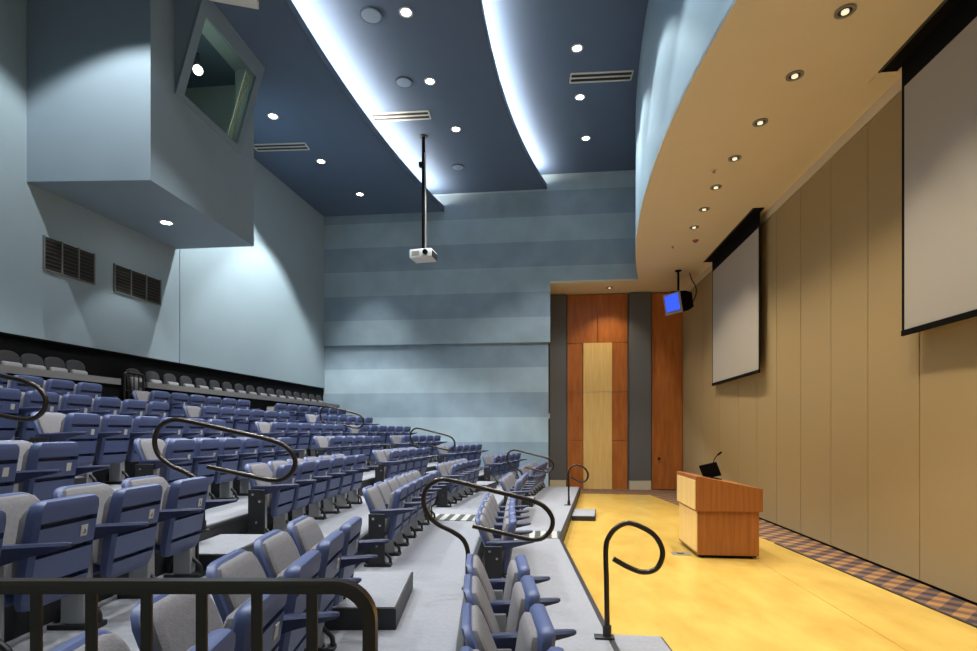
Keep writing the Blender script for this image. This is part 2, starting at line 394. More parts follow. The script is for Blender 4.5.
# striped mats in the middle gap
bm = B(); prism(bm, [(-.36, 8.5), (xe(8.5) - .03, 8.5), (xe(9.1) - .03, 9.1), (-.36, 9.1)], 0, .008)
o = obj('striped_mat', bm, M['stripe']); o.location = (0, 0, Z[0] + .001); tag(o, 'black and white striped mat beside the stage edge in the middle gap', 'mat', 'striped floor mats')
bm = B(); prism(bm, [(-1.95, 8.42), (-1.11, 8.40), (-1.11, 9.02), (-2.0, 9.04)], 0, .008)
o = obj('striped_mat', bm, M['stripe']); o.location = (0, 0, Z[1] + .001); tag(o, 'black and white striped mat on the walkway behind the front row', 'mat', 'striped floor mats')

# ------------------------------------------------------------------ auditorium seat
def rr(cx, z, w, t, push=0.0):
    """cross-section ring at height z, facing +x"""
    h = t / 2
    return [(cx - h, -.86 * w, z), (cx - h * .5, -w, z), (cx + h * .5, -w, z), (cx + h, -.90 * w, z), (cx + h - push, -.84 * w, z), (cx + h - push, .84 * w, z),
            (cx + h, .90 * w, z), (cx + h * .5, w, z), (cx - h * .5, w, z), (cx - h, .86 * w, z)]
def back_x(z): return .075 - .19 * ((z - .28) / .52) ** 1.15
def pan_x(z): return .165 + .085 * (z - .25) / .53
def seat_meshes():
    d = {}
    rings = []
    for z, w, t in ((.28, .19, .04), (.30, .215, .055), (.45, .225, .06), (.62, .23, .06), (.73, .228, .055), (.77, .212, .05), (.79, .185, .044), (.80, .15, .03)):
        rings.append(rr(back_x(z), z, w, t))
    d['backrest'] = mesh('backrest', loft(B(), rings), M['blue'], True)
    rings = []
    for z, w, t in ((.34, .17, .02), (.355, .19, .045), (.5, .208, .05), (.68, .212, .05), (.745, .2, .045), (.78, .178, .036), (.79, .145, .016)):
        rings.append(rr(back_x(z) + .035, z, w, t))
    d['back_cushion'] = mesh('back_cushion', loft(B(), rings), M['grey_fabric'], True)
    rings = []
    sec = [(.25, .16, .03, 0), (.262, .192, .055, 0), (.30, .207, .07, 0)]
    for zc in (.365, .52, .665):
        sec += [(zc - .014, .212, .078, 0), (zc - .012, .212, .078, .045), (zc + .012, .212, .078, .045), (zc + .014, .212, .078, 0)]
    sec += [(.73, .212, .08, 0), (.765, .205, .075, 0), (.782, .185, .06, 0), (.79, .15, .03, 0)]
    for z, w, t, p in sec: rings.append(rr(pan_x(z), z, w, t, p))
    d['seat'] = mesh('seat', loft(B(), rings), M['blue'], True)
    rings = []
    for z, w, t in ((.33, .15, .02), (.345, .18, .05), (.5, .195, .06), (.70, .195, .06), (.745, .17, .045), (.757, .13, .02)):
        rings.append(rr(pan_x(z) - .05, z, w, t))
    d['seat_cushion'] = mesh('seat_cushion', loft(B(), rings), M['grey_fabric'], True)
    zp = .605
    bm = B(); box(bm, -.002, .003, -.023, .023, -.03, .03, .001)
    d['number_plate'] = mesh('number_plate', bm, M['plate'])
    rings = []
    for x, zt, th, hw in ((-.02, .575, .03, .02), (.0, .585, .085, .03), (.14, .592, .095, .032), (.28, .600, .06, .03), (.42, .606, .032, .027), (.455, .606, .024, .02), (.468, .603, .012, .012)):
        rings.append([(x, -hw, zt - .012), (x, -hw * .6, zt), (x, hw * .6, zt), (x, hw, zt - .012), (x, hw * .8, zt - th), (x, -hw * .8, zt - th)])
    d['armrest'] = mesh('armrest', loft(B(), rings), M['arm'], True)
    bm = B(); box(bm, -.01, .125, -.038, .038, .03, .52, .008); d['standard'] = mesh('standard', bm, M['steel'])
    bm = B(); box(bm, -.08, .2, -.05, .05, 0, .032, .006); d['foot'] = mesh('foot', bm, M['dark'])
    bm = B(); box(bm, -.03, .14, -.012, .012, .03, .55, .006); d['end_panel'] = mesh('end_panel', bm, M['dark'])
    bm = B(); cyl(bm, (0, 0, 0), .013, .03, 12, 'Y')
    d['bolt'] = mesh('bolt', bm, M['bolt'])
    bm = B(); tube(bm, spline([(-.06, 0, .03), (-.03, 0, .12), (.06, 0, .17), (.17, 0, .10), (.19, 0, .03)], 5), .016, 8)
    d['brace'] = mesh('brace', bm, M['dark'], True)
    return d
SM = seat_meshes()
HP = .255
def glyph(ch):
    cu = bpy.data.curves.new('seat_number', 'FONT'); cu.body = ch; cu.size = .05; cu.align_x = 'CENTER'; cu.align_y = 'CENTER'; cu.extrude = .0008
    o = bpy.data.objects.new('tmp', cu); COL.objects.link(o); dg = bpy.context.evaluated_depsgraph_get()
    me = bpy.data.meshes.new_from_object(o.evaluated_get(dg)); bpy.data.objects.remove(o); me.materials.clear(); me.materials.append(M['ink']); me.name = 'seat_number'; return me
def make_seat(loc, rz, label, last=False, first=False, number=None):
    t = thing('auditorium_seat', label, 'seat', loc, rz, 'blue tip-up seats in curved auditorium rows')
    b2 = link('backrest', SM['backrest'], t); c = link('cushion', SM['back_cushion'], b2); c['label'] = 'grey fabric cushion'
    s = link('seat', SM['seat'], t); c = link('cushion', SM['seat_cushion'], s); c['label'] = 'grey fabric cushion'
    zp = .60; p = link('number_plate', SM['number_plate'], s, (pan_x(zp) + .040, .105, zp)); p.rotation_euler = (0, math.atan(.085 / .53), 0)
    if number:
        n = link('seat_number', glyph(number), s, (pan_x(zp) + .0435, .105, zp)); n.rotation_euler = (PI / 2, 0, PI / 2)
    sides = [-HP] + ([HP] if last else [])
    for y in sides:
        link('armrest', SM['armrest'], t, (0, y, 0))
        st = link('standard', SM['standard'], t, (0, y, 0)); link('foot', SM['foot'], st); link('brace', SM['brace'], st)
    for y, on in ((-HP - .05, first), (HP + .05, last)):
        if on:
            e = link('end_panel', SM['end_panel'], t, (0, y, 0)); [link('bolt', SM['bolt'], e, (bx_, 0, bz_)) for bx_, bz_ in ((.02, .50), (.09, .43), (.055, .22))]
    return t
ORD = ['first', 'second', 'third', 'fourth', 'fifth', 'sixth', 'seventh', 'eighth']
P = .51
blocks = [  # per row: wing end (or None) and count, then block starts and counts
    ((3.92, 4, .55), (5.25, 5), (9.8, 4), (13.35, 6)),
    ((3.82, 5, .55), (5.45, 6), (9.95, 5), (13.9, 5)),
    ((3.95, 4, .58), (5.2, 6), (9.7, 5), (13.65, 5)),
    ((3.85, 3, .55), (4.95, 6), (9.6, 5), (13.4, 5)),
    (None, (4.72, 6), (9.25, 6), (13.15, 6)),
    (None, (4.7, 6), (8.55, 6), (12.85, 6)),
    (None, (5.45, 4), (8.5, 6), (12.55, 7)),
]
bname = ['block just past the near aisle', 'block past the middle gap', 'block beside the striped wall']
def place(k, y, label, **kw):
    return make_seat((xr(k, y), y, Z[k]), -math.atan(dxr(k, y)), label, **kw)
nums = {(2, 0): '1', (2, 1): '2', (2, 2): '3'}
for k, row in enumerate(blocks):
    if row[0]:
        ye, n, p = row[0]
        for i in range(n):
            place(k, ye - .28 - p * i, '%s blue tip-up seat from the aisle, %s row, block behind the foreground railing' % (ORD[i], RW[k]),
                  last=(i == 0), number=nums.get((k, i)))
    for bi, (ys0, n) in enumerate(row[1:]):
        y = ys0 + .27
        for i in range(n):
            c = 1 / math.sqrt(1 + dxr(k, y) ** 2)
            place(k, y, '%s blue tip-up seat from the near end, %s row, %s' % (ORD[i], RW[k], bname[bi]), first=(i == 0), last=(i == n - 1))
            y += P * c

# ------------------------------------------------------------------ loose dark chairs on the rear tier
def xh(y): return -6.93 + .062 * (y - 16.4)
rh = -math.atan(.062)
rings = []
for z, w, t in ((.50, .13, .03), (.53, .15, .05), (.75, .16, .05), (.88, .162, .05), (.93, .135, .045), (.955, .09, .04), (.966, .04, .03)): rings.append(rr(-.03 - .1 * (z - .5), z, w, t))
m_dome = mesh('backrest', loft(B(), rings), M['black_fabric'], True)
rings = []
for z, w, t in ((.56, .12, .02), (.58, .13, .05), (.74, .14, .055), (.785, .135, .05), (.80, .11, .02)): rings.append(rr(.03 - .08 * (z - .5), z, w, t))
m_pad = mesh('back_cushion', loft(B(), rings), M['pad_grey'], True)
bm = B(); box(bm, -.05, .28, -.165, .165, .42, .49, .02); m_seat2 = mesh('seat', bm, M['black_fabric'], True)
bm = B(); cyl(bm, (.15, 0, .23), .03, .38, 14); m_post = mesh('post', bm, M['dark'], True)
bm = B(); cyl(bm, (.15, 0, .02), .16, .04, 20, 'Z', .1); m_base = mesh('base', bm, M['dark'], True)
hy = [6.88 + .347 * i for i in range(4)] + [9.06 + .44 * i for i in range(17)]
ORDH = ['first', 'second', 'third', 'fourth', 'fifth', 'sixth', 'seventh', 'eighth', 'ninth', 'tenth', 'eleventh', 'twelfth', 'thirteenth', 'fourteenth', 'fifteenth', 'sixteenth', 'seventeenth']
hn = 0
for i, y in enumerate(hy):
    lab = ('%s dark domed chair from the ladder rail, behind the shorter grey counter' % ORD[3 - i]) if i < 4 else \
          ('%s dark domed chair past the ladder rail on the rear tier' % ORDH[i - 4])
    t = thing('rear_chair', lab, 'chair', (xh(y), y, Z[7]), rh, 'dark chairs on the rear tier')
    for nm, me in (('backrest', m_dome), ('seat', m_seat2), ('post', m_post), ('base', m_base)):
        o = link(nm, me, t)
        if nm == 'backrest': c = link('cushion', m_pad, o); c['label'] = 'light grey back pad'
# grey counters in front of them
for ya, yb, lab in ((5.6, 8.31, 'shorter grey counter ledge in front of the four dark chairs left of the ladder rail'), (8.88, 16.6, 'long grey counter ledge in front of the dark rear chairs')):
    t = thing('counter', lab, 'counter', (0, 0, Z[7]))
    bm = B(); prism(bm, [(xh(ya) + .37, ya), (xh(yb) + .38, yb), (xh(yb) + .2, yb), (xh(ya) + .2, ya)], .60, .70); obj('counter_top', bm, M['counter'], t)
    bm = B(); prism(bm, [(xh(ya) + .34, ya), (xh(yb) + .34, yb), (xh(yb) + .31, yb), (xh(ya) + .31, ya)], 0, .60); obj('modesty_panel', bm, M['black'], t)
# ladder-like guard rail between the counters
t = thing('guard_rail', 'small barred bronze guard rail between the two grey counters', 'railing', (xh(8.6) + .36, 8.6, Z[7]), rh)
for yv in (-.2, .2):
    bm = B(); tube(bm, [(0, yv, 0), (0, yv, .4), (0, yv, .78)], .018, 10); obj('post', bm, M['bronze'], t, True)
bm = B(); tube(bm, spline([(0, -.2, .77), (0, -.17, .81), (0, .0, .815), (0, .17, .81), (0, .2, .77)], 5), .02, 10); obj('top_rail', bm, M['bronze'], t, True)
for z in (.52, .28): bm = B(); tube(bm, [(0, -.2, z), (0, .2, z)], .012, 8); obj('cross_bar', bm, M['bronze'], t, True)
for yv in (-.1, .0, .1): bm = B(); tube(bm, [(0, yv, .05), (0, yv, .8)], .010, 8); obj('baluster', bm, M['bronze'], t, True)

# ------------------------------------------------------------------ handrails
def loop_rail(x, y, z, label, ang, sx=1):
    t = thing('aisle_handrail', label, 'handrail', (x, y, z), ang, 'looped aisle handrails')
    pts = spline([(0, 0, .2), (0, 0, .34), (-.05, 0, .44), (-.16, 0, .51), (-.30, 0, .57), (-.41, 0, .66), (-.45, 0, .78), (-.41, 0, .90), (-.30, 0, .965), (-.15, 0, .96),
                  (.30, 0, .865), (.66, 0, .785), (.80, 0, .71), (.855, 0, .60), (.80, 0, .49), (.66, 0, .445), (.35, 0, .50), (.05, 0, .56)], 6)
    for p_ in pts: p_.x *= sx
    bm = B(); tube(bm, pts, .021, 14); obj('rail', bm, M['bronze'], t, True)
    bm = B(); tube(bm, [(0, 0, 0), (0, 0, .1), (0, 0, .205)], .0215, 14); obj('post', bm, M['bronze'], t, True)
    bm = B(); cyl(bm, (0, 0, .006), .055, .012, 20); cyl(bm, (0, 0, .05), .03, .08, 16); obj('floor_flange', bm, M['dark'], t, True)
RN = {1: 'front', 3: 'third', 5: 'fifth'}
def rail_at(k, y, lab, dx=-.12, sx=1):
    x = xf(k, y) + dx; loop_rail(x, y, Z[k], lab, -math.atan(dxr(k - 1, y)) * .5, sx)
rail_at(1, 4.75, 'looped bronze handrail in the near aisle just behind the front row', .0, .88)
rail_at(3, 4.42, 'looped bronze handrail in the near aisle behind the third row', .09, .97)
rail_at(5, 4.3, 'looped bronze handrail in the near aisle behind the fifth row', -.27)
rail_at(1, 13.05, 'looped bronze handrail in the far aisle just behind the front row', .2, .86)
rail_at(3, 12.95, 'looped bronze handrail in the far aisle behind the third row', .07, .86)
rail_at(5, 12.7, 'looped bronze handrail in the far aisle behind the fifth row', .0, .86)
def p_rail(x, y, z, label):
    t = thing('stage_handrail', label, 'handrail', (x, y, z), 0, 'stage handrails')
    pts = spline([(0, 0, .15), (-.005, 0, .45), (-.01, 0, .72), (.02, 0, .82), (.08, 0, .89), (.17, 0, .925), (.28, 0, .89), (.37, 0, .83), (.425, 0, .74), (.43, 0, .65), (.38, 0, .56), (.28, 0, .535), (.17, 0, .57), (.05, 0, .635)], 6)
    bm = B(); tube(bm, pts, .021, 14); obj('rail', bm, M['bronze'], t, True)
    bm = B(); tube(bm, [(0, 0, .0), (0, 0, .08), (0, 0, .155)], .0215, 14); obj('post', bm, M['bronze'], t, True)
    bm = B(); box(bm, -.10, .055, -.045, .045, 0, .014, .003); cyl(bm, (0, 0, .05), .034, .1, 16); obj('floor_flange', bm, M['dark'], t, True)
p_rail(xe(4.42) - .03, 4.42, Z[0] + .004, 'curled bronze handrail at the near stage step')
p_rail(xe(12.45) - .09, 12.45, Z[0] + .004, 'curled bronze handrail at the far stage step')

# foreground guard railing: parallel to the picture's horizontal, built at its own place
TH = math.atan(57.5 / 540)
t = thing('foreground_railing', 'dark bronze guard railing with square balusters nearest the camera', 'railing', (-.127, 1.193, 0), TH)
zr = 1.525
bm = B()
path = [(-1.75, zr - .014), (-.33, zr - .014)] 
pts = [(-1.9, 0, zr - .014), (-1.2, 0, zr - .014), (-.6, 0, zr - .014), (-.34, 0, zr - .014)]
for a in range(1, 9):
    an = a / 8 * PI / 2; pts.append((-.34 + .078 * math.sin(an), 0, zr - .014 - .078 + .078 * math.cos(an)))
pts += [(-.262, 0, 1.3), (-.262, 0, 1.0), (-.262, 0, .47)]
rings = []
for i, p in enumerate(pts):
    a = Vector(pts[max(i - 1, 0)]); c = Vector(pts[min(i + 1, len(pts) - 1)]); tt = (c - a).normalized(); nn = Vector((-tt.z, 0, tt.x)); q = Vector(p)
    h, w = .0135, .02
    rings.append([q + nn * h + Vector((0, -w * .7, 0)), q + nn * h + Vector((0, w * .7, 0)), q + nn * h * .4 + Vector((0, w, 0)), q - nn * h + Vector((0, w, 0)), q - nn * h + Vector((0, -w, 0)), q + nn * h * .4 + Vector((0, -w, 0))])
loft(bm, rings); obj('top_rail', bm, M['bronze'], t, True)
bm = B(); box(bm, -1.9, -.27, -.012, .012, .56, .585, .003); obj('bottom_rail', bm, M['bronze'], t)
for i in range(13):
    xx = -.392 - .1225 * i + .0
    bm = B(); box(bm, xx - .0125, xx + .0125, -.004, .004, .58, zr - .024, .002); obj('baluster', bm, M['bronze'], t)
bm = B(); box(bm, -1.9, -1.87, -.015, .015, Z[1], zr - .02, .002); obj('post', bm, M['bronze'], t)

# ------------------------------------------------------------------ control booth on the left wall
bx1, by0, by1, bz = -5.83, 7.43, 10.28, 5.6
# window leans out: lower edge on the face, upper edge out over the seats
wy0, wy1 = 7.95, 9.78; wz0, wz1 = 7.2, 8.78; lean = .48
bm = B()
def q4(*p): return bm.faces.new([bm.verts.new(v) for v in p])
# front-facing sides, bottom, and face pieces around the opening
def rbox(x0, x1, y0, y1, z0, z1): box(bm, x0, x1, y0, y1, z0, z1)
prism(bm, [(bx1, by0), (bx1, by0 + .1), (xl(by0) - .05, by0 - .05), (xl(by0) - .05, by0 - .15)], bz, 8.85)
rbox(xl(by1) - .05, bx1, by1 - .1, by1, bz, 8.85)
prism(bm, [(bx1, by0 + .1), (bx1, by1 - .1), (-8.0, by1 - .1), (-8.0, by0 - .06)], bz, bz + .1)
struct(obj('wall_booth', bm, M['booth']))
bm = B(); v = []
yy0, yy1 = by0 + .1, by1 - .1
rbox(bx1 - .1, bx1, yy0, yy1, bz + .1, wz0)
rbox(bx1 - .1, bx1, yy0, wy0, wz0, 8.85); rbox(bx1 - .1, bx1, wy1, yy1, wz0, 8.85)
struct(obj('wall_booth_face', bm, M['booth']))
bm = B(); box(bm, -8.0, -7.6, yy0, yy1, bz + .1, 8.8); struct(obj('wall_booth_interior', bm, M['interior']))
# projecting window
wn = bpy.data.objects.new('window_1', None); COL.objects.link(wn); struct(wn)
def lx(z): return bx1 + .02 + lean * (z - wz0) / (wz1 - wz0)
def slab(y0, y1, z0, z1, t=.06, off=0):
    bm = B(); loft(bm, [[(lx(z0) + off, y0, z0), (lx(z0) + off, y1, z0), (lx(z0) - t + off, y1, z0), (lx(z0) - t + off, y0, z0)],
                        [(lx(z1) + off, y0, z1), (lx(z1) + off, y1, z1), (lx(z1) - t + off, y1, z1), (lx(z1) - t + off, y0, z1)]]); return bm
fw = .17
bm = slab(wy0, wy1, wz0, wz0 + .09)
for a in ((wy0, wy1, wz1 - .24, wz1), (wy0, wy0 + fw, wz0 + .09, wz1 - .24), (wy1 - fw, wy1, wz0 + .09, wz1 - .24)):
    b3 = slab(*a); me = bpy.data.meshes.new('t'); b3.to_mesh(me); b3.free(); bm.from_mesh(me); bpy.data.meshes.remove(me)
obj('window_frame', bm, M['glassframe'], wn)
bm = slab(wy0 + fw, wy1 - fw, wz0 + .09, wz1 - .24, .012, -.03); obj('glass', bm, M['glass'], wn)
for yy_ in (wy0, wy1):                     # cheeks and head filling the wedge
    bm = B(); s = 1 if yy_ == wy0 else -1
    loft(bm, [[(bx1 - .02, yy_, wz0), (lx(wz1) - .06, yy_, wz1), (bx1 - .02, yy_, wz1)], [(bx1 - .02, yy_ + s * .05, wz0), (lx(wz1) - .06, yy_ + s * .05, wz1), (bx1 - .02, yy_ + s * .05, wz1)]])
    obj('cheek', bm, M['booth'], wn)
bm = B(); box(bm, bx1 - .1, lx(wz1), wy0, wy1, wz1, wz1 + .06); obj('window_head', bm, M['booth'], wn)
for k in range(3):
    yv = wy1 - fw - .06 - .05 * k; bm = slab(yv - .012, yv + .012, wz0 + .1, wz1 - .25, .02, -.10); obj('mullion', bm, M['white'], wn)
# bright work lamp inside the booth
t = thing('booth_lamp', 'bright lamp glowing behind the slanted booth window', 'lamp', (-5.80, 8.48, 7.93))
bm = B(); bmesh.ops.create_uvsphere(bm, u_segments=20, v_segments=12, radius=.075); obj('bulb', bm, mat('booth_bulb', rgb(255, 255, 220), .4, emit=(1, 1, .78, 1), estr=60), t, True)
bm = B(); cyl(bm, (0, 0, .17), .02, .22, 14); obj('stem', bm, M['dark'], t, True)

# louvred vents on the left wall under the booth
rl = -math.atan(XLS)
for y0, y1, z0, z1, lab in ((7.53, 8.40, 4.39, 4.88, 'three-section louvred wall grille under the booth, nearer the camera'), (8.8, 9.86, 4.38, 4.84, 'three-section louvred wall grille under the booth, farther from the camera')):
    L = y1 - y0
    t = thing('wall_vent', lab, 'vent', (xl(y0), y0, z0), rl, 'wall grilles under the booth')
    bm = B(); box(bm, .002, .012, 0, L, 0, z1 - z0); obj('backing', bm, M['vent_dark'], t)
    h = z1 - z0; n = 3
    for i in range(4):
        yv = i * L / 3; bm = B(); box(bm, .002, .028, max(yv - .012, -.012), min(yv + .012, L + .012), -.01, h + .01); obj('frame_bar', bm, M['vent_frame'], t)
    bm = B(); box(bm, .002, .03, -.01, L + .01, -.03, -.008); obj('frame_bar', bm, M['vent_frame'], t)
    for i in range(3):
        bm = B()
        for j in range(8):
            zc = (j + .5) * h / 8; box(bm, .008, .026, i * L / 3 + .014, (i + 1) * L / 3 - .014, zc - .012, zc + .004)
        obj('louvre_set', bm, M['vent_slat'], t)

# ------------------------------------------------------------------ downlights
LIGHTS = []
def spot(name, loc, energy, col, size=105, blend=.35, r=.05, target=None):
    l = bpy.data.lights.new(name, 'SPOT'); l.energy = energy; l.color = col; l.spot_size = math.radians(size); l.spot_blend = blend; l.shadow_soft_size = r
    o = bpy.data.objects.new(name, l); COL.objects.link(o); o.location = loc
    d = (Vector(target) - Vector(loc)) if target else Vector((0, 0, -1))
    o.rotation_euler = d.to_track_quat('-Z', 'Y').to_euler(); return o
COOL = (.94, .985, 1.0); WARM = (1.0, .86, .64)
bm = B(); ring(bm, (0, 0, -.012), .085, .125, .012); m_ring = mesh('trim_ring', bm, M['diff_white'], True)
bm = B(); cyl(bm, (0, 0, -.004), .085, .008, 28); m_lamp = mesh('lamp', bm, M['lamp_cool'])
def downlight(x, y, z, lab, E, size=85, blend=.35):
    t = thing('downlight', lab, 'light', (x, y, z), 0, 'ceiling downlights')
    link('trim_ring', m_ring, t); link('lamp', m_lamp, t)
    spot('downlight_beam', (x, y, z - .04), E, COOL, size, blend)
E0 = 650
downlight(-5.95, 11.27, 8.8, 'white recessed downlight on the lower ceiling panel, just right of the booth', 1450, 108, .2)
downlight(-5.72, 13.27, 8.8, 'white recessed downlight on the lower ceiling panel, middle of three', 1000, 80, .3)
downlight(-5.38, 15.22, 8.8, 'white recessed downlight on the lower ceiling panel, nearest the striped wall', 900, 62, .7)
downlight(-2.48, 9.41, 9.35, 'brightest ceiling downlight beside the round speaker, between the cove strips', E0)
downlight(-2.46, 11.31, 9.35, 'middle downlight of the centre ceiling panel', E0)
downlight(-2.21, 13.16, 9.35, 'downlight nearest the projector pole on the centre ceiling panel', 1250, 66, .45)
downlight(.64, 11.28, 9.8, 'nearest downlight on the upper ceiling panel beside the bulkhead', 700, 95, .3)
downlight(.80, 12.93, 9.8, 'middle downlight on the upper ceiling panel beside the bulkhead', 700, 100, .3)
downlight(1.07, 14.75, 9.8, 'farthest downlight on the upper ceiling panel beside the bulkhead', 550, 56, .5)
downlight(-6.72, 8.95, 5.6, 'single white downlight on the underside of the booth', 90, 80)
# the rest of the same grid, above and behind the camera's view
for x, y, z in ((-5.75, 5.9, 8.8), (-5.6, 3.2, 8.8), (-3.0, 7.2, 9.35), (-3.0, 4.8, 9.35), (-3.0, 2.4, 9.35), (.5, 9.0, 9.8), (.5, 6.5, 9.8), (.6, 4.0, 9.8), (.6, 1.6, 9.8)):
    spot('downlight_beam', (x, y, z - .04), 600 if (x, y) == (-5.75, 5.9) else E0, COOL, 108 if (x, y) == (-5.75, 5.9) else 85, .25)

# warm eyeball downlights in the tan soffit
bm = B(); ring(bm, (0, 0, -.014), .07, .105, .014); m_wr = mesh('trim_ring', bm, M['trim_ring'], True)
bm = B(); cyl(bm, (0, 0, -.002), .07, .006, 24); m_wc = mesh('can', bm, M['vent_dark'])
bm = B(); cyl(bm, (0.0, 0, -.014), .038, .02, 20); m_wl = mesh('lamp', bm, M['lamp_warm'])
EW = 245
wl = [(3.24, 6.26), (3.18, 7.32), (3.15, 8.37), (3.14, 9.42), (3.16, 10.49), (3.23, 11.5), (3.29, 12.48)]
for i, (x, y) in enumerate(wl):
    t = thing('soffit_downlight', 'recessed warm downlight in the tan soffit, %s counting from the near end' % ORD[i], 'light', (x, y, ZS), 0, 'soffit downlights')
    link('trim_ring', m_wr, t); link('can', m_wc, t); link('lamp', m_wl, t)
for x, y in wl + [(3.3, 5.2), (3.3, 4.1), (3.3, 3.0), (3.3, 1.9), (3.2, 13.6), (3.0, 14.8)]:
    spot('soffit_beam', (x, y, ZS - .05), EW, WARM, 84, .8, .05)
t = thing('soffit_downlight', 'recessed warm downlight in the soffit over the rear alcove', 'light', (2.0, 17.4, ZS), 0, 'soffit downlights')
link('trim_ring', m_wr, t); link('can', m_wc, t); link('lamp', m_wl, t)
spot('soffit_beam', (2.0, 17.2, ZS - .05), 130, WARM, 110, .6)
# small ceiling devices
def disc(name, x, y, z, r, m, lab, cat, grp=None, h=.02):
    t = thing(name, lab, cat, (x, y, z), 0, grp)
    bm = B(); cyl(bm, (0, 0, -h / 2), r, h, 32); obj('grille', bm, m, t, True)
    bm = B(); ring(bm, (0, 0, -h - .004), r * .92, r * 1.06, h + .004); obj('rim', bm, M['ceil_edge'], t, True)
disc('ceiling_speaker', -3.12, 9.41, 9.35, .19, M['speaker_grey'], 'round ceiling speaker beside the brightest downlight', 'speaker', 'round ceiling speakers')
disc('ceiling_speaker', -3.02, 11.28, 9.35, .17, M['speaker_grey'], 'round ceiling speaker left of the middle centre-panel downlight', 'speaker', 'round ceiling speakers')
disc('ceiling_speaker', -2.47, 15.05, 9.35, .17, M['speaker_grey'], 'round ceiling speaker right of the projector pole, nearest the striped wall', 'speaker', 'round ceiling speakers')
def small(name, x, y, z, r, m, lab, cat):
    t = thing(name, lab, cat, (x, y, z)); bm = B(); cyl(bm, (0, 0, -.01), r, .02, 20); obj('base', bm, m, t, True)
    bm = B(); cyl(bm, (0, 0, -.035), r * .5, .035, 16); obj('head', bm, M['trim_ring'], t, True)
small('sprinkler', 3.55, 13.34, ZS, .07, M['red'], 'small reddish sprinkler on the tan soffit near the far screen', 'sprinkler')
small('smoke_detector', 2.92, 9.81, ZS, .045, M['soffit'], 'small tan detector disc on the soffit left of the downlights', 'detector')
small('smoke_detector', 3.1, 13.7, ZS, .04, M['soffit'], 'small tan detector disc on the soffit left of the hanging monitor', 'detector')
# linear air diffusers
def diffuser(x, y, z, L, w, ang, lab):
    t = thing('air_vent', lab, 'vent', (x, y, z), ang, 'slotted ceiling diffusers')
    bm = B(); box(bm, -L / 2, L / 2, -w / 2, w / 2, -.006, .0); obj('slot_backing', bm, M['vent_dark'], t)
    for q in (-w / 2, 0, w / 2): bm = B(); box(bm, -L / 2, L / 2, q - .022, q + .022, -.018, 0); obj('blade', bm, M['diff_white'], t)
    for q in (-L / 2, L / 2): bm = B(); box(bm, q - .015, q + .015, -w / 2, w / 2, -.018, 0); obj('end_cap', bm, M['diff_white'], t)
diffuser(-3.42, 12.48, 9.35, 1.38, .30, .02, 'long slotted white air diffuser above the projector pole')
diffuser(1.22, 12.24, 9.8, 1.35, .30, .03, 'long slotted white air diffuser on the ceiling beside the bulkhead')
diffuser(-6.4, 12.5, 8.8, 1.3, .28, .05, 'long slotted white air diffuser on the ceiling right of the booth')
# white box on the ceiling by the booth
t = thing('ceiling_box', 'white box-shaped unit under the ceiling in front of the booth window', 'ceiling unit', (-5.16, 7.81, 8.5), 0.352)
bm = B(); box(bm, 0, 0.72, -.55, 0, 0, .30, .01); obj('casing', bm, M['white'], t)
bm = B(); box(bm, 0.71, 0.74, -.45, -.1, .05, .25, .005); obj('end_plate', bm, M['monitor_grey'], t)

# ------------------------------------------------------------------ projector on its pole
t = thing('ceiling_projector', 'white projector hanging on a long black pole from the blue ceiling', 'projector', (-3.08, 13.4, 6.22), -.12)
bm = B(); box(bm, -.29, .29, -.24, .24, .0, .22, .03); obj('body', bm, M['white'], t, True)
bm = B(); box(bm, -.22, -.02, -.25, -.235, .05, .16, .004); obj('vent_panel', bm, M['monitor_grey'], t)
bm = B(); cyl(bm, (.14, -.26, .11), .065, .07, 24, 'Y'); obj('lens', bm, M['lens'], t, True)
bm = B(); box(bm, .285, .31, -.2, .2, .02, .17, .006); obj('end_cap', bm, M['dark'], t)
bm = B(); box(bm, -.1, .1, -.1, .1, .215, .25, .005); obj('mount_plate', bm, M['dark'], t)
bm = B(); cyl(bm, (0, 0, 1.69), .042, 2.9, 16); obj('pole', bm, M['black'], t, True)
bm = B(); tube(bm, [(.06, -.02, .25), (.06, -.02, 1.5), (.05, -.02, 2.7)], .02, 8); obj('cable', bm, M['monitor_grey'], t, True)
bm = B(); box(bm, -.11, .04, -.06, .06, 2.35, 2.47, .01); obj('clamp', bm, M['black'], t)
bm = B(); cyl(bm, (0, 0, 3.12), .1, .03, 20); obj('ceiling_flange', bm, M['dark'], t, True)

# ------------------------------------------------------------------ projection screens
def pscreen(y0, y1, z0, z1, lab, ext=.0):
    t = thing('projection_screen', lab, 'projection screen', (4.4, y0, 0), 0, 'pull-down projection screens')
    L = y1 - y0; th = .008
    bm = B(); box(bm, -th, 0, 0, L, z0, z1); obj('white_surface', bm, M['screen'], t)
    bm = B(); box(bm, -th, 0, -.05, L + .05, z1, ZS + .02); obj('black_drop', bm, M['black'], t)
    for q in (-.05, L): bm = B(); box(bm, -th, 0, q, q + .05, z0, z1); obj('side_border', bm, M['black'], t)
    bm = B(); box(bm, -th - .012, .012, -.05, L + .05, z0 - .07, z0, .006); obj('bottom_bar', bm, M['black'], t)
    bm = B(); box(bm, -.17, .03, -.2 - ext * 0, L + .2, ZS - .012, ZS + .05); obj('ceiling_slot', bm, M['black'], t)
    bm = B(); box(bm, -.19, .05, L + .2, L + .42, ZS - .014, ZS + .05); obj('slot_end_plate', bm, M['soffit'], t)
    bm = B(); box(bm, -.195, -.17, -.2, L + .2, ZS - .02, ZS + .05); obj('slot_lip', bm, M['vent_slat'], t)
pscreen(11.75, 14.85, 3.17, 6.12, 'white pull-down projection screen hanging beyond the podium, near the blue monitor')
